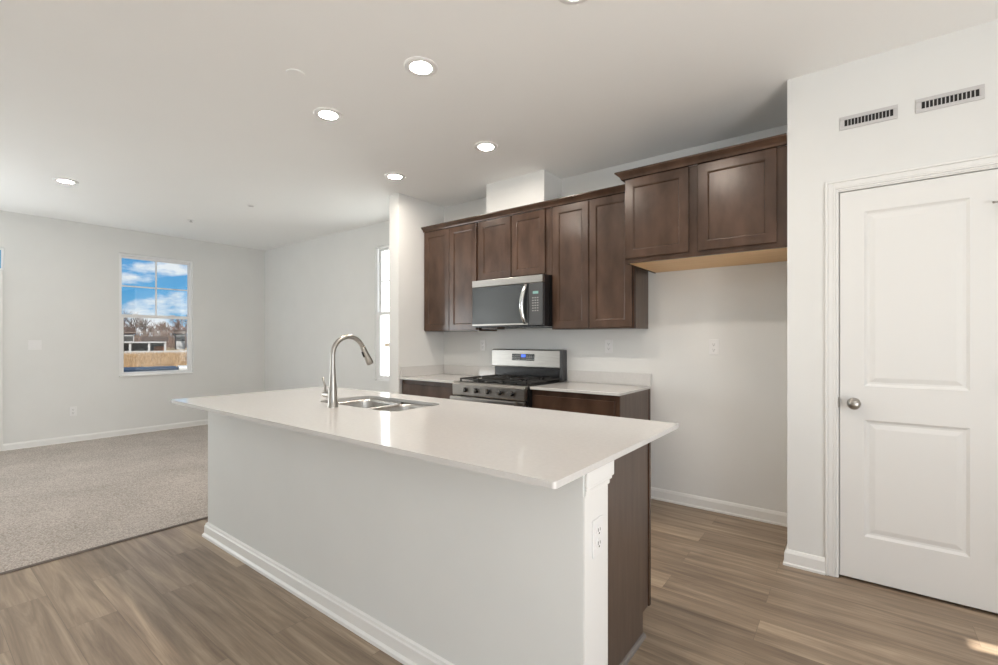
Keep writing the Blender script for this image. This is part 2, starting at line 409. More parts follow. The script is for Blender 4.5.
# side window in the back wall
def window_y(name, o, yw, muntins=True):
    x0, x1, z0, z1 = o; W_ = setting(name, ((x0 + x1) / 2, yw, z0)); yf = yw + .045; zm = (z0 + z1) / 2; fr = .022
    obj('window_frame', B((x0, x0 + fr, yf - .03, yf + .05, z0, z1), (x1 - fr, x1, yf - .03, yf + .05, z0, z1),
        (x0 + fr, x1 - fr, yf - .03, yf + .05, z1 - fr, z1), (x0 + fr, x1 - fr, yf - .03, yf + .05, z0, z0 + fr)), M['vinyl'], W_, .002)
    a, b = x0 + fr, x1 - fr
    s = obj('upper_sash', B((a, a + .025, yf + .01, yf + .04, zm, z1 - fr), (b - .025, b, yf + .01, yf + .04, zm, z1 - fr),
        (a + .025, b - .025, yf + .01, yf + .04, z1 - fr - .03, z1 - fr), (a, b, yf + .0105, yf + .04, zm - .02, zm)), M['vinyl'], W_, .002)
    if muntins:
        xc = (a + b) / 2; zc = (zm + z1 - fr) / 2
        obj('muntin', B((xc - .009, xc + .009, yf + .02, yf + .032, zm, z1 - fr - .02), (a + .01, b - .01, yf + .019, yf + .033, zc - .009, zc + .009)), M['vinyl'], s)
    s2 = obj('lower_sash', B((a, a + .036, yf - .02, yf + .01, z0 + fr, zm + .02), (b - .036, b, yf - .02, yf + .01, z0 + fr, zm + .02),
        (a + .036, b - .036, yf - .02, yf + .01, zm - .022, zm + .02), (a + .036, b - .036, yf - .02, yf + .01, z0 + fr, z0 + fr + .04)), M['vinyl'], W_, .002)
    obj('glass_pane', B((a + .01, b - .01, yf + .025, yf + .027, zm, z1 - fr - .01)), M['glass'], s)
    obj('glass_pane', B((a + .02, b - .02, yf - .006, yf - .004, z0 + fr + .01, zm)), M['glass'], s2)
window_y('window_2', SW, YK)
# unseen openings behind and beside the camera: plain fixed frames
def fixed(name, axis, o, t, out):
    a0, a1, z0, z1 = o; r = setting(name, (0, 0, 0)); f = .05; lo, hi = sorted((t + out * .05, t + out * .11))
    def q(a, b, c, d): return (a, b, lo, hi, c, d) if axis == 'x' else (lo, hi, a, b, c, d)
    n = max(1, round((a1 - a0) / 1.3)); bs = [q(a0, a1, z0, z0 + f), q(a0, a1, z1 - f, z1)]
    for i in range(n + 1):
        c = a0 + (a1 - a0) * i / n; c = min(max(c, a0 + f / 2), a1 - f / 2); bs.append(q(c - f / 2, c + f / 2, z0 + f, z1 - f))
    obj('window_frame', B(*bs), M['vinyl'], r, .003)
fixed('window_3', 'x', DW, YR, -1); fixed('window_4', 'y', LW, XL, -1); fixed('door_3', 'y', PD, XR, 1)

# front door with a transom in the left wall, only its casing edge is in view
d2 = setting('door_2', (XL, .25, 0))
obj('door_leaf', B((XL - .075, XL - .035, -.165, .690, .01, 2.01)), M['door'], d2, .002)
obj('jamb', B((XL - .14, XL, .692, .7245, 0, 2.0445), (XL - .14, XL, -.1995, -.17, 0, 2.0445), (XL - .14, XL, -.17, .692, 2.015, 2.0445)), M['trim'], d2, .002)
obj('transom_frame', B((XL - .10, XL - .04, .765, .7845, 2.1005, 2.3595), (XL - .10, XL - .04, -.1995, -.18, 2.1005, 2.3595), (XL - .10, XL - .04, -.18, .765, 2.1005, 2.12), (XL - .10, XL - .04, -.18, .765, 2.34, 2.3595)), M['vinyl'], d2, .001)
obj('transom_glass', B((XL - .075, XL - .072, -.18, .766, 2.119, 2.341)), M['glass'], d2)
CP = [(0, 0), (.058, 0), (.058, .010), (.050, .016), (.030, .014), (.012, .009), (.004, .009), (0, .006)]
def casing_x(bm, xw, yin0, yin1, zt, sgn=1):
    w_ = .062
    for a, b in ((.005, .012), (.02, .016), (.04, .010)): pass
    for (o0, o1, t) in ((0, .012, .010), (.012, .045, .014), (.045, w_, .018)):
        bx(bm, xw, xw + sgn * t, yin1 + o0, yin1 + o1, 0, zt + o1)
        bx(bm, xw, xw + sgn * t, yin0 - o1, yin0 - o0, 0, zt + o1)
        bx(bm, xw, xw + sgn * t, yin0 - o0, yin1 + o0, zt + o0, zt + o1)
bm = bmesh.new(); casing_x(bm, XL, -.185, .708, 2.03); obj('casing', bm, M['trim'], d2, .002)

# pantry door
d1 = setting('door_1', (.236, YD, 0))
bm = bmesh.new()
RP = [(.004, .004), (.012, .0105), (.022, .0115), (.040, .006), (.046, .0045)]
panel_slab(bm, -.070, .536, .014, 2.090, YD + .004, YD + .039, [(.036, .434, .250, .868), (.036, .434, 1.046, 1.972)], RP)
obj('door_leaf', bm, M['door'], d1)
obj('jamb', B((-.085, -.073, YD - .002, YD + .115, 0, 2.108), (.539, .552, YD - .002, YD + .115, 0, 2.108), (-.073, .539, YD - .002, YD + .115, 2.094, 2.108),
    (-.073, -.062, YD + .045, YD + .057, 0, 2.094)), M['trim'], d1, .001)
bm = bmesh.new()
for (o0, o1, t) in ((0, .010, .009), (.010, .020, .013), (.020, .044, .011), (.044, .056, .017)):
    bx(bm, -.077 - o1, -.077 - o0, YD - t, YD, 0, 2.100 + o1)
    bx(bm, .544 + o0, .544 + o1, YD - t, YD, 0, 2.100 + o1)
    bx(bm, -.077 - o0, .544 + o0, YD - t, YD, 2.100 + o0, 2.100 + o1)
obj('casing', bm, M['trim'], d1, .0025)
bm = bmesh.new()
lathe(bm, [(.030, 0), (.030, -.004), (.026, -.008), (.013, -.012), (.012, -.028), (.020, -.036), (.027, -.047), (.0285, -.056), (.026, -.064), (.018, -.070), (.002, -.072)], (-.008, YD + .004, .952), 'y')
kb = obj('door_knob', bm, M['nickel'], d1, smooth=True)
obj('strike_plate', B((-.0745, -.0705, YD - .006, YD + .004, .925, .982)), M['nickel'], d1, .001)
for zz in (1.84, 1.05, .26):
    bm = bmesh.new(); lathe(bm, [(.006, 0), (.006, .09)], (.5375, YD - .003, zz), 'z', 12)
    hg = obj('hinge', bm, M['nickel'], d1, smooth=True)
    if zz > 1.5:
        bm = bmesh.new(); tube(bm, [(.537, YD - .006, zz + .092), (.522, YD - .020, zz + .090), (.506, YD - .034, zz + .088)], [.004, .004, .006], 8)
        obj('hinge_stop', bm, M['nickel'], hg, smooth=True)

# baseboards
BBP = [(0, 0), (.020, 0), (.020, .012), (.015, .018), (.014, .070), (.010, .080), (.006, .088), (0, .090)]
BBI = [(0, 0), (.026, 0), (.025, .014), (.016, .024), (.015, .070), (.011, .076), (.009, .086), (0, .092)]
def bb(name, path, prof=BBP, parent=None):
    bm = bmesh.new(); sweep(bm, path, prof); return obj(name, bm, M['trim'], parent, kind=None if parent else 'structure')
bb('baseboard_left', [(XL, YK, 1, 0), (XL, .772, 1, 0)])
bb('baseboard_back', [(XL, YK, 0, -1), (XW - .145, YK, 0, -1)])
bb('baseboard_nook', [(-1.335, YK, 0, -1), (XC, YK, -1, -1), (XC, YD, -1, -1), (-.134, YD, 0, -1)])
bb('baseboard_wing', [(XW - .145, YK, -1, 0), (XW - .145, 3.118, -1, -1), (XW, 3.118, 1, -1), (XW, 3.128, 1, 0)])
bb('baseboard_pantry', [(.606, YD, 0, -1), (XR, YD, 0, -1)])
bb('baseboard_rear', [(XR, YR, 0, 1), (XL, YR, 0, 1)])
bb('baseboard_right', [(XR, YD, -1, 0), (XR, 1.26, -1, 0)])

# carpet and its metal edge
def carpet():
    bm = bmesh.new(); nx, ny = 150, 220
    vs = []
    for i in range(nx + 1):
        row = []
        for j in range(ny + 1):
            x = XL + (XT - XL) * i / nx; y = YR + (YK - YR) * j / ny
            ed = max(0, 1 - (XT - x) / .03)
            row.append(bm.verts.new((x - ed * .004 * random.random(), y, .011 + .003 * random.random() - .007 * ed)))
        vs.append(row)
    for i in range(nx):
        for j in range(ny): bm.faces.new((vs[i][j], vs[i + 1][j], vs[i + 1][j + 1], vs[i][j + 1]))
    return obj('carpet', bm, M['carpet'], smooth=True)
tag(carpet(), 'beige speckled carpet covering the living room floor', 'carpet', kind='stuff')
bm = bmesh.new(); sweep(bm, [(XT - .002, YR, 1, 0), (XT - .002, 3.08, 1, 0)], [(0, .001), (.028, .001), (.026, .005), (.014, .009), (.004, .008), (0, .005)])
tag(obj('transition_strip', bm, M['bronze']), 'dark metal strip along the edge of the beige carpet', 'floor strip')

# ------------------------------------------------------------------ kitchen island
isl = thing('kitchen_island', 'white panelled kitchen island with dark wood cabinets at its end and back', 'kitchen island', (-2.0, 1.65, 0))
PX = -.735
SX0, SX1, SY0, SY1 = -2.625, -1.905, 1.575, 1.965
IX0, IX1, IY0, IY1 = -3.385, -.650, 1.262, 1.43
obj('knee_wall', B((IX0, IX1, IY0, IY1, 0, .896)), varied('island_wall_paint', (.70, .715, .705), (.72, .735, .725), 3, .65, bump=.03, bscale=200, spec=.3), isl, .002)
obj('end_board', B((IX1, -.645, IY0 + .001, IY1 - .002, 0, .818), (PX - .01, IX1, IY1 - .02, IY1 + .0, 0, .896)), M['trim'], isl, .0015)
# cap moulding on the end board, flaring up to the worktop
bm = bmesh.new()
prof = [(-.002, .812), (.004, .818), (.006, .828), (.013, .834), (.018, .846), (.019, .868), (.024, .872), (.024, .896), (-.002, .896)]
sweep(bm, [(-.645, IY0 + .012, 0, 0), (-.645, IY0 + .012, 0, 0)], prof) if False else None
for (z0, z1, t, yy) in ((.818, .832, .002, .010), (.832, .842, .004, .024), (.842, .8962, .006, .036)):
    bx(bm, IX1 + .001, -.645 + t, IY0 + .008, IY1 + yy, z0, z1)
obj('cap_moulding', bm, M['trim'], isl, .003)
bb('baseboard', [(-.645, IY0, 0, -1), (IX0, IY0, -1, -1), (IX0, 2.03, -1, 0)], BBI, isl)
CY0, CY1 = IY1, 2.07
obj('cabinet_carcass', B((IX0, PX - .018, CY0, CY1, .10, .64), (IX0, SX0 - .06, CY0, CY1, .64, .896), (SX1 + .06, PX - .018, CY0, CY1, .64, .896), (SX0 - .06, SX1 + .06, CY0, CY0 + .02, .64, .896), (SX0 - .06, SX1 + .06, CY1 - .02, CY1, .64, .896), (IX0 + .02, PX - .018, CY0, 1.985, 0, .10)), M['woodside'], isl, .001)
# end panel with toe-kick notch
bm = bmesh.new()
pts = [(CY0, .0), (1.985, .0), (1.985, .105), (CY1, .105), (CY1, .896), (CY0, .896)]
a = [bm.verts.new((PX - .018, y, z)) for y, z in pts]; b = [bm.verts.new((PX, y, z)) for y, z in pts]
bm.faces.new(a); bm.faces.new(b)
for i in range(6): bm.faces.new((a[i], a[(i + 1) % 6], b[(i + 1) % 6], b[i]))
obj('end_panel', bm, M['woodside'], isl, .001)
obj('end_stile', B((PX - .017, PX + .006, CY1 - .020, CY1, .105, .896)), M['wood'], isl, .001)
bm = bmesh.new(); sweep(bm, [(PX, IY1 + .006, 1, 0), (PX, 1.99, 1, 0)], [(0, 0), (.014, 0), (.013, .010), (.006, .017), (0, .018)])
obj('shoe_moulding', bm, M['shoe'], isl)
dl = []
xs = [-3.375, -2.93, -2.52, -2.06, -1.60, -1.17, -.755]
for i in range(6):
    x0, x1 = xs[i] + .006, xs[i + 1] - .006
    if i in (2, 3): dl.append(cab_door(x0, x1, .115, .870, 2.07, isl))
    else:
        dl.append(cab_drawer(x0, x1, .715, .870, 2.07, isl)); dl.append(cab_door(x0, x1, .115, .705, 2.07, isl))
flip(dl, (2.07 + .001) - 1.65)

# island worktop with the sink cut-out
SX0, SX1, SY0, SY1 = -2.625, -1.905, 1.575, 1.965
def rrect(x0, x1, y0, y1, r, z, n=6):
    out = []
    for cx, cy, a0 in ((x1 - r, y1 - r, 0), (x0 + r, y1 - r, PI / 2), (x0 + r, y0 + r, PI), (x1 - r, y0 + r, 1.5 * PI)):
        for k in range(n + 1):
            a = a0 + PI / 2 * k / n; out.append((cx + r * math.cos(a), cy + r * math.sin(a), z))
    return out
def slab_hole(x0, x1, y0, y1, z0, z1, hole, hr, r=.012):
    bm = bmesh.new(); loops = {}
    for z in (z0, z1):
        o = [bm.verts.new(p) for p in rrect(x0, x1, y0, y1, r, z, 6)]
        h = [bm.verts.new(p) for p in rrect(*hole, hr, z, 6)]
        loops[z] = (o, h)
        es = [bm.edges.new((l_[i], l_[(i + 1) % len(l_)])) for l_ in (o, h) for i in range(len(l_))]
        bmesh.ops.triangle_fill(bm, use_beauty=True, use_dissolve=False, edges=es)
    for k in (0, 1):
        a, b = loops[z0][k], loops[z1][k]
        for i in range(len(a)): bm.faces.new((a[i], a[(i + 1) % len(a)], b[(i + 1) % len(b)], b[i]))
    return bm
tag(obj('island_worktop', slab_hole(-3.412, -.628, 1.060, 2.148, .8965, .9165, (SX0, SX1, SY0, SY1), .075), M['quartz'], bevel=.003),
    'white quartz worktop lying on the kitchen island', 'countertop')

# sink: two bowls under the cut-out
snk = thing('kitchen_sink', 'stainless steel double bowl sink set into the island worktop', 'sink', (-2.265, 1.77, .896))
def bowl(x0, x1, y0, y1, r, zt, zb):
    bm = bmesh.new(); rings = []
    for ins, z, rr in ((-.012, zt, r + .012), (0, zt, r), (.004, zt - .02, r), (.010, zb + .05, r), (.022, zb + .016, r), (.05, zb, r * .8)):
        rings.append([bm.verts.new(p) for p in rrect(x0 + ins, x1 - ins, y0 + ins, y1 - ins, rr, z, 6)])
    for a, b in zip(rings, rings[1:]):
        for i in range(len(a)): bm.faces.new((a[i], a[(i + 1) % len(a)], b[(i + 1) % len(b)], b[i]))
    bm.faces.new(rings[-1]); return bm
XD = -2.245
for a, b in ((SX0 + .004, XD - .012), (XD + .012, SX1 - .004)):
    bo = obj('bowl', bowl(a, b, SY0 + .004, SY1 - .004, .07, .8935, .700), M['sinksteel'], snk, smooth=True)
    md = bo.modifiers.new('solid', 'SOLIDIFY'); md.thickness = .0012; md.offset = 0
    bm = bmesh.new(); c = ((a + b) / 2, 1.80, .7005); lathe(bm, [(.045, 0), (.045, .003), (.038, .004), (.030, .001), (.002, .001)], c, 'z', 28)
    obj('drain', bm, M['chrome'], bo, smooth=True)

# faucet
fx, fy = -2.316, 1.494
fau = thing('kitchen_faucet', 'brushed nickel gooseneck pull-down faucet standing behind the island sink', 'faucet', (fx, fy, .9165))
bm = bmesh.new()
lathe(bm, [(.030, 0), (.030, .004), (.0275, .008), (.0255, .05), (.021, .12), (.0170, .18), (.0142, .225), (.0135, .25)], (fx, fy, .9165), 'z', 32, cap=False)
obj('tapered_body', bm, M['nickel'], fau, smooth=True)
dirv = Vector((0, 1, 0)); pts = []; R_ = .104; zc = 1.206
for z in (1.10, 1.15, zc): pts.append(Vector((fx, fy, z)))
for k in range(1, 15):
    a = PI - k * (PI * .872) / 14
    pts.append(Vector((fx, fy, zc)) + dirv * (R_ + R_ * math.cos(a)) + Vector((0, 0, R_ * math.sin(a))))
bm = bmesh.new(); tube(bm, pts, .0135, 16); obj('gooseneck_spout', bm, M['nickel'], fau, smooth=True)
d = (pts[-1] - pts[-2]).normalized(); 
p = pts[-1]; bm = bmesh.new()
tube(bm, [p - d * .006, p, p + d * .008, p + d * .04, p + d * .09, p + d * .108, p + d * .111], [.0135, .0150, .0155, .016, .0205, .0215, .019], 18)
sh = obj('spray_head', bm, M['nickel'], fau, smooth=True)
bm = bmesh.new(); s = d.cross(Vector((0, 0, 1))).normalized(); nrm = s.cross(d)
q0 = p + d * .022 - nrm * .0155; q1 = p + d * .055 - nrm * .0185
if (q0 - p).dot(Vector((0, -1, -1))) < 0: q0 = p + d * .022 + nrm * .0155; q1 = p + d * .055 + nrm * .0185
tube(bm, [q0, (q0 + q1) / 2, q1], [.006, .0065, .006], 10); obj('spray_button', bm, M['iron'], sh, smooth=True)
bm = bmesh.new(); lathe(bm, [(.0165, 0), (.0175, -.008), (.0175, -.068), (.016, -.074), (.002, -.075)], (fx - .012, fy, .982), 'x', 24)
hb = obj('valve_hub', bm, M['nickel'], fau, smooth=True)
bm = bmesh.new(); tube(bm, [(fx - .070, fy, .985), (fx - .076, fy, 1.02), (fx - .092, fy - .004, 1.078)], [.0075, .0068, .0058], 12)
obj('lever_handle', bm, M['nickel'], hb, smooth=True)

# ------------------------------------------------------------------ base cabinets on the back wall
BF = 3.166  # carcass front
def base_cab(name, label, x0, x1, endpanel):
    t = thing(name, label, 'cabinet', ((x0 + x1) / 2, 3.45, 0))
    obj('carcass', B((x0, x1, BF, YK - .003, .10, .8935), (x0 + .001, x1 - .02, BF + .07, YK - .003, 0, .10)), M['wood'], t, .001)
    if endpanel:
        obj('side_panel', B((x1, x1 + .006, BF, YK - .003, 0.0, .8935)), M['woodside'], t, .001)
        obj('corner_stile', B((x1 + .0, x1 + .009, YK - .04, YK - .003, .0, .8935)), M['wood'], t, .001)
    return t
lb = base_cab('base_cabinet', 'dark wood base cabinet between wing wall and range', XW + .001, -2.872, False)
cab_drawer(XW + .03, -2.888, .725, .852, BF - .02, lb)
cab_door(XW + .03, -3.285, .115, .712, BF - .02, lb); cab_door(-3.279, -2.888, .115, .712, BF - .02, lb)
rb = base_cab('base_cabinet', 'dark wood base cabinet right of the range with open side toward the nook', -2.088, -1.341, True)
cab_drawer(-2.055, -1.372, .700, .850, BF - .02, rb)
cab_door(-2.055, -1.717, .115, .690, BF - .02, rb); cab_door(-1.711, -1.372, .115, .690, BF - .02, rb)
def counter(name, label, x0, x1, sides):
    t = thing(name, label, 'countertop', ((x0 + x1) / 2, 3.45, .8935))
    obj('slab', B((x0, x1, 3.128, YK - .002, .8935, .914)), M['quartz'], t, .003)
    obj('backsplash', B((x0, min(x1, -2.93) if sides else x1, YK - .022, YK - .002, .9142, 1.016), *sides), M['quartz'], t, .002)
    return t
counter('countertop', 'white quartz countertop with low backsplash between wing wall and range', XW + .002, -2.868, [(XW + .002, XW + .022, 3.14, YK - .023, .9142, 1.016)])
counter('countertop', 'white quartz countertop with low backsplash right of the range', -2.086, -1.325, [])

# ------------------------------------------------------------------ range
rg = thing('gas_range', 'stainless steel gas range with black grates and five knobs between the base cabinets', 'stove', (-2.479, 3.4, 0))
X0, X1 = -2.864, -2.088
obj('body', B((X0, X1, 3.085, 3.70, .03, .895)), M['blackenamel'], rg, .003)
obj('cooktop', B((X0, X1, 3.075, 3.706, .895, .918)), M['blackenamel'], rg, .006)
bm = bmesh.new()
pr = [(3.085, .800), (3.055, .803), (3.051, .812), (3.047, .900), (3.057, .919), (3.100, .922), (3.100, .800)]
a = [bm.verts.new((X0, y, z)) for y, z in pr]; b = [bm.verts.new((X1, y, z)) for y, z in pr]
bm.faces.new(a); bm.faces.new(b)
for i in range(len(pr)): bm.faces.new((a[i], a[(i + 1) % len(pr)], b[(i + 1) % len(pr)], b[i]))
obj('control_panel', bm, M['steel'], rg, .002)
obj('oven_door', B((X0 + .004, X1 - .004, 3.052, 3.084, .235, .794)), M['steel'], rg, .004)
obj('oven_window', B((X0 + .11, X1 - .11, 3.0495, 3.054, .36, .64)), M['blackglass'], rg, .001)
bm = bmesh.new(); bx(bm, X0 + .02, X1 - .045, 2.990, 3.012, .768, .800)
hd = obj('oven_handle', bm, M['steel'], rg, .006)
obj('handle_post', B((X0 + .04, X0 + .07, 3.010, 3.054, .772, .796)), M['steel'], hd, .002)
obj('handle_post', B((X1 - .095, X1 - .065, 3.010, 3.054, .772, .796)), M['steel'], hd, .002)
obj('storage_drawer', B((X0 + .004, X1 - .004, 3.056, 3.085, .07, .225)), M['steel'], rg, .004)
for kx in (-2.711, -2.590, -2.460, -2.333, -2.211):
    bm = bmesh.new(); lathe(bm, [(.026, 0), (.026, -.004), (.021, -.008), (.0195, -.028), (.018, -.034), (.002, -.035)], (kx, 3.056, .857), 'y', 26)
    kn = obj('knob', bm, M['blackenamel'], rg, smooth=True)
    bm = bmesh.new(); bx(bm, kx - .005, kx + .005, 3.056 - .042, 3.056 - .030, .840, .874); lathe(bm, [(.0175, -.031), (.0155, -.0365), (.001, -.037)], (kx, 3.056, .857), 'y', 24)
    obj('knob_cap', bm, M['steel'], kn)
# backguard
obj('backguard_base', B((-2.905, -2.118, 3.715, YK - .004, .9145, 1.035)), M['blackenamel'], rg, .004)
bm = bmesh.new()
pr = [(3.735, 1.030), (3.692, 1.030), (3.690, 1.040), (3.702, 1.190), (3.708, 1.200), (3.722, 1.203), (YK - .004, 1.202), (YK - .004, 1.030)]
a = [bm.verts.new((-2.925, y, z)) for y, z in pr]; b = [bm.verts.new((-2.136, y, z)) for y, z in pr]
bm.faces.new(a); bm.faces.new(b)
for i in range(len(pr)): bm.faces.new((a[i], a[(i + 1) % len(pr)], b[(i + 1) % len(pr)], b[i]))
bgd = obj('backguard', bm, M['steel'], rg, .002)
obj('backguard_end', B((-2.136, -2.106, 3.688, YK - .004, .92, 1.200)), M['charcoal'], rg, .003)
# control display, follows the slightly leaning face
def tilt_box(bm, x0, x1, z0, z1, t, m_=0):
    f = lambda z: 3.690 + (z - 1.040) * .08
    v = [bm.verts.new(p) for p in ((x0, f(z0) - t, z0), (x1, f(z0) - t, z0), (x1, f(z1) - t, z1), (x0, f(z1) - t, z1), (x0, f(z0) + .002, z0), (x1, f(z0) + .002, z0), (x1, f(z1) + .002, z1), (x0, f(z1) + .002, z1))]
    for q in ((0, 1, 2, 3), (4, 7, 6, 5), (0, 4, 5, 1), (2, 6, 7, 3), (0, 3, 7, 4), (1, 5, 6, 2)): bm.faces.new([v[i] for i in q])
bm = bmesh.new(); tilt_box(bm, -2.675, -2.415, 1.094, 1.158, .0015); cp = obj('control_display', bm, M['blackglass'], bgd)
bm = bmesh.new(); tilt_box(bm, -2.565, -2.515, 1.126, 1.152, .0028); obj('clock_digits', bm, M['display'], cp)
bm = bmesh.new(); bk = bmesh.new()
for i in range(4):
    for j in range(3):
        tilt_box(bm, -2.667 + i * .023, -2.653 + i * .023, 1.102 + j * .016, 1.110 + j * .016, .0022)
        tilt_box(bk, -2.503 + i * .023, -2.489 + i * .023, 1.102 + j * .016, 1.110 + j * .016, .0022)
obj('keypad_print', bm, M['key'], cp); obj('keypad_print', bk, M['key'], cp)
# grates and burners
for gi, (gx0, gx1) in enumerate(((X0 + .022, -2.612), (-2.606, -2.354), (-2.348, X1 - .022))):
    bm = bmesh.new(); z0, z1 = .936, .950; y0, y1 = 3.125, 3.665
    for (a_, b_, c_, d_) in ((gx0, gx1, y0, y0 + .012), (gx0, gx1, y1 - .012, y1), (gx0, gx0 + .012, y0, y1), (gx1 - .012, gx1, y0, y1)):
        bx(bm, a_, b_, c_, d_, z0, z1)
    xc = (gx0 + gx1) / 2
    for yc in (3.26, 3.53) if gi != 1 else (3.395,):
        for k in range(6 if gi != 1 else 8):
            an = PI / 3 * k if gi != 1 else PI / 4 * k
            dx, dy = math.cos(an), math.sin(an)
            t1 = min((xc - gx0) / abs(dx) if abs(dx) > 1e-6 else 9, .128 / abs(dy) if abs(dy) > 1e-6 else 9)
            tube(bm, [(xc + dx * .03, yc + dy * .03, .945), (xc + dx * t1, yc + dy * t1, .945)], .0062, 6)
    bx(bm, gx0, gx1, 3.389, 3.401, z0, z1)
    for fx_ in (gx0 + .006, gx1 - .006):
        for fy_ in (y0 + .006, y1 - .006): bx(bm, fx_ - .006, fx_ + .006, fy_ - .006, fy_ + .006, .917, z0)
    obj('grate', bm, M['iron'], rg, .0015)
for bxx, byy, r in ((-2.727, 3.26, .042), (-2.727, 3.53, .034), (-2.48, 3.395, .050), (-2.233, 3.26, .045), (-2.233, 3.53, .034)):
    bm = bmesh.new(); lathe(bm, [(r + .014, 0), (r + .012, .006), (r, .008), (r, .014), (r - .006, .018), (.002, .019)], (bxx, byy, .9175), 'z', 28)
    obj('burner', bm, M['iron'], rg, smooth=False)

# ------------------------------------------------------------------ microwave
mw = thing('microwave', 'stainless over-the-range microwave with black glass door under the middle cabinet', 'microwave', (-2.48, 3.55, 1.41))
MX0, MX1, MF = -2.874, -2.091, 3.350
obj('case', B((MX0 + .002, MX1 - .0, MF + .012, YK - .003, 1.408, 1.852)), M['blackenamel'], mw, .003)
obj('top_vent_band', B((MX0, MX1, MF - .022, MF + .014, 1.782, 1.846)), M['steel'], mw, .004)
dr = obj('glass_door', B((MX0, -2.238, MF - .020, MF + .014, 1.420, 1.779)), M['blackglass'], mw, .004)
obj('door_lower_rail', B((MX0 + .002, -2.240, MF - .0215, MF - .018, 1.424, 1.438)), M['steel'], dr, .0005)
cpn = obj('control_panel', B((-2.235, MX1, MF - .020, MF + .014, 1.420, 1.779)), M['charcoal'], mw, .004)
obj('clock_display', B((-2.190, -2.135, MF - .0215, MF - .0195, 1.686, 1.708)), M['green_display'], cpn)
bm = bmesh.new()
for i in range(3):
    for j in range(6): bx(bm, -2.196 + i * .024, -2.182 + i * .024, MF - .0212, MF - .0198, 1.538 + j * .022, 1.546 + j * .022)
obj('keypad_print', bm, M['key'], cpn)
bm = bmesh.new(); hp = []
for k in range(13):
    t = k / 12; z = 1.437 + t * .335; hp.append((-2.268 - .022 * math.sin(PI * t) + .012 * t - .0, MF - .022 - .034 * math.sin(PI * t) ** .7, z))
tube(bm, hp, [.016 + .006 * math.sin(PI * k / 12) for k in range(13)], 12)
obj('door_handle', bm, M['chrome'], mw, smooth=True)
obj('light_lens', B((-2.80, -2.615, 3.385, 3.50, 1.392, 1.409)), M['wood'], mw, .003)
obj('grease_filter', B((-2.76, -2.52, 3.56, 3.72, 1.402, 1.409), (-2.44, -2.20, 3.56, 3.72, 1.402, 1.409)), M['charcoal'], mw, .001)

# ------------------------------------------------------------------ wall cabinets
def wall_cab(label, x0, x1, z0, z1, yb, doors, side=None, under=None):
    t = thing('wall_cabinet', label, 'cabinet', ((x0 + x1) / 2, YK, z0))
    obj('carcass', B((x0, x1, yb, YK - .003, z0, z1)), M['wood'], t, .001)
    for a_, b_, c_, d_ in doors: cab_door(a_, b_, c_, d_, yb - .02, t)
    if side: obj('side_panel', B((x1, x1 + .004, yb + .018, YK - .003, z0, z1)), M['woodside'], t, .001)
    return t
UT = 2.440
ybu = 3.480
wall_cab('tall dark wood wall cabinet with two doors against the wing wall', XW + .001, -2.918, 1.382, UT, ybu, [(XW + .010, -3.302, 1.392, UT - .004), (-3.297, -2.938, 1.392, UT - .004)])
wall_cab('short dark wood two-door wall cabinet directly above the microwave', -2.917, -2.120, 1.856, UT, ybu, [(-2.906, -2.522, 1.872, UT - .004), (-2.512, -2.152, 1.872, UT - .004)])
wall_cab('tall dark wood two-door wall cabinet right of the microwave', -2.089, -1.354, 1.382, UT, ybu, [(-2.074, -1.734, 1.392, UT - .004), (-1.728, -1.366, 1.392, UT - .004)], side=True)
obj('filler', B((-2.119, -2.090, ybu, YK - .003, 1.856, UT)), M['wood'], bpy.data.objects['wall_cabinet.001'], .0005)
# crown moulding of the main run
CR = [(0, 0), (.022, 0), (.024, .006), (.026, .012), (.034, .022), (.046, .032), (.052, .037), (.056, .042), (.056, .050), (0, .050)]
def crown(label, path, z):
    bm = bmesh.new(); sweep(bm, path, [(o, z + h) for o, h in CR]); return tag(obj('crown_moulding', bm, M['wood']), label, 'moulding')
yfc = ybu - .0
crown('dark wood crown moulding along the top of the three lower wall cabinets', [(XW + .002, yfc, 0, -1), (-1.3535, yfc, 0, -1)], UT + .0005)
FX0, FX1, FY, FZ = -1.300, XC - .002, 3.165, 1.838
fc = wall_cab('deep dark wood wall cabinet with two square doors above the empty refrigerator nook', FX0, FX1, FZ + .004, 2.424, FY, [(FX0 + .006, -.862, FZ + .026, 2.419), (-.806, -.366, FZ + .026, 2.419)])
obj('natural_underside', B((FX0 + .012, FX1, FY + .014, YK - .004, FZ - .0, FZ + .0038)), M['rawwood'], fc)
obj('bottom_rail', B((FX0, FX1, FY, FY + .014, FZ - .006, FZ + .003), (FX0, FX0 + .012, FY + .014, YK - .004, FZ - .006, FZ + .003)), M['wood'], fc, .0005)
crown('dark wood crown moulding on top of the deep cabinet above the nook', [(FX0, YK - .004, -1, 0), (FX0, FY, -1, -1), (FX1, FY, 0, -1)], 2.4245)

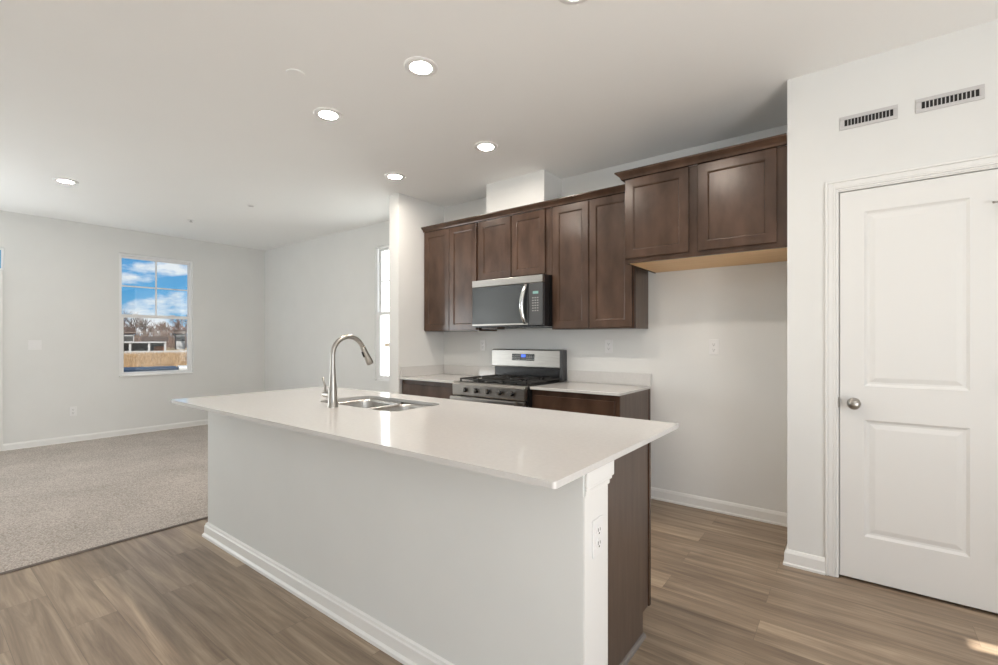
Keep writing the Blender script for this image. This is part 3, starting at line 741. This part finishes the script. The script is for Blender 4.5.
# ------------------------------------------------------------------ outlets and switches
def outlet_y(label, x, z, yw, kind='outlet'):
    """plate on a wall facing -y"""
    t = thing('power_outlet' if kind == 'outlet' else 'light_switch', label, 'outlet' if kind == 'outlet' else 'light switch', (x, yw, z))
    obj('cover_plate', B((x - .035, x + .035, yw - .006, yw - .0003, z - .058, z + .058)), M['plastic'], t, .003)
    for s in (-1, 1):
        bm = bmesh.new(); lathe(bm, [(.0165, 0), (.0165, -.0025), (.002, -.003)], (x, yw - .006, z + s * .0205), 'y', 20)
        r = obj('receptacle', bm, M['plastic'], t)
        zz = z + s * .0205
        obj('slots', B((x - .0075, x - .0055, yw - .0095, yw - .0085, zz - .002, zz + .008), (x + .0055, x + .0075, yw - .0095, yw - .0085, zz - .002, zz + .007), (x - .0025, x + .0025, yw - .0095, yw - .0085, zz - .011, zz - .006)), M['slot'], r)
    return t
g = 'white duplex outlets on the kitchen back wall'
for x, l in ((-3.109, 'white outlet on the kitchen wall left of the range backguard'), (-1.696, 'white outlet on the kitchen wall below the tall right wall cabinet'), (-.849, 'white outlet on the bare wall of the refrigerator nook')):
    outlet_y(l, x, 1.237, YK - .0)['group'] = g
# island outlet faces +x
def rot_to(root, ang):
    root.rotation_euler = (0, 0, ang)
o = outlet_y('white outlet on the end board of the kitchen island', 0, 0, 0); o.location = (-.645, 1.344, .675); rot_to(o, PI / 2)
o = outlet_y('white outlet low on the living room wall left of the window', 0, 0, 0); o.location = (XL, 1.378, .395); rot_to(o, PI / 2)
t = thing('light_switch', 'white double light switch on the living room wall near the front door', 'light switch', (0, 0, 0))
obj('cover_plate', B((-.058, .058, -.006, -.0003, -.058, .058)), M['plastic'], t, .003)
for sx in (-.024, .024): obj('rocker', B((sx - .016, sx + .016, -.010, -.005, -.033, .033)), M['plastic'], t, .002)
t.location = (XL, 1.037, 1.232); rot_to(t, PI / 2)

# ------------------------------------------------------------------ wall vents above the pantry door
def vent(label, x0, x1, z0, z1):
    t = thing('wall_vent', label, 'vent', ((x0 + x1) / 2, YD, (z0 + z1) / 2), 'return air grilles above the pantry door')
    bx0, bx1, bz0, bz1 = x0 + .022, x1 - .018, z0 + .018, z1 - .018
    obj('frame', B((x0, x1, YD - .007, YD - .0003, z0, bz0), (x0, x1, YD - .007, YD - .0003, bz1, z1), (x0, bx0, YD - .007, YD - .0003, bz0, bz1), (bx1, x1, YD - .007, YD - .0003, bz0, bz1)), M['ventgrey'], t, .002)
    obj('dark_backing', B((bx0, bx1, YD - .0012, YD - .0003, bz0, bz1)), M['dark'], t)  # black sheet on the wall stands in for shade behind the louvers
    for k in range(1, 14):
        c = bx0 + (bx1 - bx0) * k / 14
        obj('louver', B((c - .0017, c + .0017, YD - .0062, YD - .0012, bz0, bz1)), M['ventgrey'], t)
vent('grey wall vent above the pantry door, nearer the cabinets', -.070, .171, 2.425, 2.496)
vent('grey wall vent above the pantry door, farther from the cabinets', .239, .482, 2.427, 2.497)

# ------------------------------------------------------------------ recessed lights and ceiling fittings
def can(loc, label):
    t = thing('recessed_light', label, 'ceiling light', (*loc, H), 'round recessed ceiling lights')
    bm = bmesh.new(); lathe(bm, [(.092, -.0003), (.092, -.003), (.086, -.0065), (.062, -.0085), (.056, -.006), (.056, -.0005)], (*loc, H), 'z', 40, cap=False)
    obj('trim_ring', bm, M['plastic'], t, smooth=True)
    bm = bmesh.new(); lathe(bm, [(.056, -.0012), (.056, -.0048), (.05, -.0052), (.001, -.0054)], (*loc, H), 'z', 40)
    obj('lens', bm, M['lamp'], t, smooth=False)
    return t
lt = can((-1.886, 1.758), 'lit recessed ceiling light above the middle of the island, largest in view')
ls = [((-2.771, 1.755), 'lit recessed ceiling light above the far end of the island'),
      ((-2.264, 2.787), 'lit recessed ceiling light in front of the tall cabinets right of the microwave'),
      ((-3.335, 2.788), 'lit recessed ceiling light near the end of the wing wall'),
      ((-5.885, .989), 'lit recessed ceiling light over the carpet, leftmost in view'),
      ((-.945, 1.765), 'lit recessed ceiling light above the near end of the island, cut by the top edge')]
for l_, lab in ls: dup(lt, (*l_, H), lab)
bm = bmesh.new(); lathe(bm, [(.050, -.0003), (.050, -.005), (.046, -.007), (.002, -.007)], (-2.492, 1.375, H), 'z', 36)
tag(obj('ceiling_cover_plate', bm, M['ceiling'], smooth=False), 'round white blank disc on the ceiling left of the island lights', 'ceiling disc')
for i, (x, y, lab) in enumerate(((-6.562, 2.257, 'small sprinkler head on the living room ceiling nearer the window wall'), (-5.327, 2.42, 'small sprinkler head on the living room ceiling nearer the kitchen'))):
    t = thing('sprinkler_head', lab, 'sprinkler', (x, y, H))
    bm = bmesh.new(); lathe(bm, [(.040, -.0003), (.040, -.003), (.030, -.006), (.002, -.006)], (x, y, H), 'z', 28); obj('escutcheon', bm, M['plastic'], t)
    bm = bmesh.new(); lathe(bm, [(.011, -.006), (.011, -.020), (.018, -.022), (.018, -.026), (.002, -.027)] if i == 0 else [(.026, -.006), (.026, -.010), (.002, -.011)], (x, y, H), 'z', 20); obj('deflector', bm, M['ventgrey'], t)

# ------------------------------------------------------------------ outdoors beyond the living room window
GZ = -1.5
fw = Vector((-.9623, .272)); rt = Vector((.272, .9623))      # view axis through the window, and rightwards
def out(d, s): p = fw * d + rt * s; return p.x, p.y
bm = bmesh.new()
v = [bm.verts.new(p) for p in ((-420, -300, GZ), (-12, -300, GZ), (-12, 300, GZ), (-420, 300, GZ))]; bm.faces.new(v)
tag(obj('field', bm, M['field']), 'flat dry tan field outside the living room window', 'ground', kind='stuff')
bm = bmesh.new(); pv_ = [(-1, 4.4), (-7, 4.4), (-90, 52), (-90, 150), (-1, 150)]
lo_ = [bm.verts.new((x, y, GZ + .01)) for x, y in pv_]; hi_ = [bm.verts.new((x, y, -.25)) for x, y in pv_]
bm.faces.new(lo_); bm.faces.new(hi_)
for i in range(5): bm.faces.new((lo_[i], lo_[(i + 1) % 5], hi_[(i + 1) % 5], hi_[i]))
tag(obj('whitening_pad', bm, M['concrete']), 'pale paving added to whiten the view through the narrow side window', 'paving')  # invented paving, pale so the lower side window turns white
def obox(bm, d0, d1, s0, s1, z0, z1):
    v = [bm.verts.new((*out(d, s), z)) for d in (d0, d1) for s in (s0, s1) for z in (z0, z1)]
    for q in ((0, 1, 3, 2), (4, 6, 7, 5), (0, 4, 5, 1), (2, 3, 7, 6), (0, 2, 6, 4), (1, 5, 7, 3)): bm.faces.new([v[i] for i in q])
# reeds
bm = bmesh.new()
for i in range(9000):
    dd = 54 + 62 * random.random(); s_ = random.uniform(-.17, .17) * dd
    x, y = out(dd, s_); h = random.uniform(.35, .8); wv = random.uniform(.03, .07); an = random.uniform(0, PI)
    ax, ay = math.cos(an) * wv, math.sin(an) * wv; lx, ly = random.uniform(-.12, .12), random.uniform(-.12, .12)
    a_ = bm.verts.new((x - ax, y - ay, GZ)); b_ = bm.verts.new((x + ax, y + ay, GZ)); c_ = bm.verts.new((x + lx, y + ly, GZ + h)); e_ = bm.verts.new((x + ay, y - ax, GZ))
    bm.faces.new((a_, b_, c_)); bm.faces.new((b_, e_, c_)); bm.faces.new((e_, a_, c_))
tag(obj('reeds', bm, M['reed']), 'dry golden reeds filling the field beyond the window', 'reeds', kind='stuff')
# open white pavilion
pv = thing('pavilion', 'long open white pavilion on posts beyond the reeds', 'pavilion', (*out(143, -3), GZ))
bm = bmesh.new(); obox(bm, 140, 146.5, -9.2, 2.8, .62, .92); obj('roof', bm, M['extwhite'], pv)
bm = bmesh.new(); obox(bm, 145.8, 146.2, -9, 2.6, GZ, .62); obj('back_wall', bm, M['extdark'], pv)
for s_ in (-9.0, -7.6, -4.2, -.6, 2.55):
    bm = bmesh.new(); obox(bm, 140.2, 140.7, s_ - .22, s_ + .22, GZ, .62); obj('post', bm, M['extwhite'], pv)
fn = bmesh.new(); obox(fn, 118, 118.4, -12, 9, GZ, GZ + .62)
tag(obj('low_wall', fn, M['extwhite']), 'long low whitish wall in front of the pavilion', 'wall')
bm = bmesh.new(); obox(bm, 142, 144, 0.3, 2.6, GZ, GZ + 1.3); tag(obj('hay_bale', bm, M['orange'], bevel=.3), 'orange bundle standing under the pavilion roof', 'bundle')
def house(label, d, s, wd, hw, hr, m):
    t = thing('house', label, 'house', (*out(d, s), GZ)); bm = bmesh.new(); obox(bm, d, d + 8, s - wd / 2, s + wd / 2, GZ, GZ + hw); wl = obj('wall', bm, M[m], t)
    bm = bmesh.new(); z0, z1 = GZ + hw, GZ + hw + hr
    P_ = lambda dd, ss, z: bm.verts.new((*out(dd, ss), z))
    a1, a2, a3, a4 = P_(d - .4, s - wd / 2 - .4, z0), P_(d - .4, s + wd / 2 + .4, z0), P_(d + 8.4, s + wd / 2 + .4, z0), P_(d + 8.4, s - wd / 2 - .4, z0)
    r1, r2 = P_(d + 4, s - wd / 2 - .4, z1), P_(d + 4, s + wd / 2 + .4, z1)
    for f in ((a1, a2, r2, r1), (a3, a4, r1, r2), (a1, r1, a4), (a2, a3, r2), (a1, a4, a3, a2)): bm.faces.new(f)
    obj('roof', bm, M['extroof'], t)
    for k in range(3):
        bm = bmesh.new(); c = s + (k - 1) * wd * .28; obox(bm, d - .08, d + .05, c - .5, c + .5, GZ + hw * .55, GZ + hw * .85); obj('window', bm, M['extdark'], t)
house('brown roofed tan house behind the pavilion', 166, .6, 5.4, 2.5, 1.4, 'exttan')
house('white gabled house behind the left half of the pavilion', 168, -5.6, 2.6, 4.6, 1.6, 'extwhite')
house('white narrow house at right among the bare trees', 168, 6.8, 2.2, 4.6, 1.4, 'extwhite')
# bare trees
def tree(label, d, s, h, m, seed):
    rnd = random.Random(seed); t = thing('bare_tree', label, 'tree', (*out(d, s), GZ), 'leafless trees beyond the field')
    tk = bmesh.new(); tw = bmesh.new(); base = Vector((*out(d, s), GZ))
    def grow(p, dr_, ln, r, lv):
        q = p + dr_ * ln; mid = (p + q) / 2 + Vector((rnd.uniform(-1, 1), rnd.uniform(-1, 1), 0)) * ln * .06
        tube(tk if lv < 1 else tw, [p, mid, q], [r, r * .85, r * .7], 3 if lv else 6)
        if lv >= 4: return
        for k in range(4 if lv < 3 else 5):
            f = rnd.uniform(.35, 1.0) if k else 1.0
            nd = (dr_ + Vector((rnd.uniform(-1, 1), rnd.uniform(-1, 1), rnd.uniform(-.25, .6))) * .75).normalized()
            grow(p.lerp(q, f), nd, ln * rnd.uniform(.55, .8), r * .62, lv + 1)
    grow(base, Vector((0, 0, 1)), h * .40, h * .02, 0)
    obj('trunk', tk, M[m], t); obj('crown', tw, M[m], t)
T = [(160, 12.5, 13), (172, 7.0, 10.5), (158, 17.5, 12), (230, -28, 13), (230, -20, 12), (228, -12, 13.5), (235, -5, 12.5), (230, 2, 11), (238, 9, 12), (228, 16, 13), (240, 23, 12.5), (232, 30, 13),
     (210, -22, 11), (212, -7, 10.5), (214, 4.5, 10), (208, 19, 12), (245, -24, 14), (250, -9, 13), (248, 6, 12), (244, 14, 13.5), (222, -16, 12.5), (224, -2, 12), (220, 12.5, 12.5), (226, 26, 12.5), (236, -16, 13.5), (246, -2, 12.5), (236, 20, 13)]
for i, (d_, s_, h_) in enumerate(T):
    lab = ('tall grey leafless tree standing right of the pavilion' if i == 0 else 'lower leafless tree just right of the pavilion roof' if i == 1 else 'leafless tree at the right edge of the window view' if i == 2 else
           'brownish leafless tree in the thicket behind the houses')
    tree(lab, d_, s_, h_, 'bark2' if i % 3 else 'bark', i)
bm = bmesh.new()
for i in range(6500):
    dd = random.uniform(180, 255); s_ = random.uniform(-.19, .19) * dd; x, y = out(dd, s_)
    z0 = GZ + random.uniform(0, 2.0) ; h = random.uniform(2.0, 6.0); wv = random.uniform(.05, .13); an = random.uniform(0, PI)
    ax, ay = math.cos(an) * wv, math.sin(an) * wv; lx, ly = random.uniform(-1.3, 1.3), random.uniform(-1.3, 1.3)
    a_ = bm.verts.new((x - ax, y - ay, z0)); b_ = bm.verts.new((x + ax, y + ay, z0)); c_ = bm.verts.new((x + lx, y + ly, z0 + h)); e_ = bm.verts.new((x + ay, y - ax, z0))
    bm.faces.new((a_, b_, c_)); bm.faces.new((b_, e_, c_)); bm.faces.new((e_, a_, c_))
tag(obj('brushwood', bm, varied('brushwood', (.03, .021, .017), (.08, .043, .03), .35, .9, lo=.42, hi=.58)), 'tangled reddish brown brushwood below the bare trees', 'brushwood', kind='stuff')
# utility wire
bm = bmesh.new(); tube(bm, [(*out(60, -14), 2.25), (*out(60, -5), 2.08), (*out(60, 4), 2.06), (*out(60, 14), 2.2)], .025, 5)
tag(obj('utility_wire', bm, M['wire']), 'thin utility wire crossing in front of the bare trees', 'wire')
# blue car parked below the window
cr_ = thing('blue_car', 'dark blue car parked just outside, only its roof above the sill', 'car', (*out(27, -.2), GZ))
bm = bmesh.new(); obox(bm, 26, 27.8, -3.4, 2.6, GZ + .35, GZ + .95); obj('body', bm, M['bluecar'], cr_, .12, seg=3)
bm = bmesh.new(); obox(bm, 26.15, 27.65, -2.3, 1.5, GZ + .95, GZ + 1.30); obj('windows', bm, M['blackglass'], cr_, .06)
bm = bmesh.new(); obox(bm, 26.1, 27.7, -2.4, .95, GZ + 1.30, GZ + 1.53); obj('roof', bm, M['bluecar'], cr_, .05, seg=3)
bm = bmesh.new(); obox(bm, 26.1, 27.7, .98, 1.7, GZ + 1.30, GZ + 1.545); obj('roof_glare', bm, mat('car_glare_white', (.22, .22, .22), .4), cr_, .03)  # pale block stands for the white glare at the roof's right end
for s_ in (-2.3, 1.6):
    for d_ in (26.0, 27.75):
        bm = bmesh.new(); c = out(d_, s_)
        lathe(bm, [(.32, -.1), (.34, -.05), (.34, .05), (.32, .1)], (0, 0, 0), 'x', 18); bmesh.ops.rotate(bm, verts=bm.verts, cent=(0, 0, 0), matrix=Matrix.Rotation(math.atan2(fw.y, fw.x), 3, 'Z')); bmesh.ops.translate(bm, verts=bm.verts, vec=(c[0], c[1], GZ + .34))
        obj('wheel', bm, M['iron'], cr_)
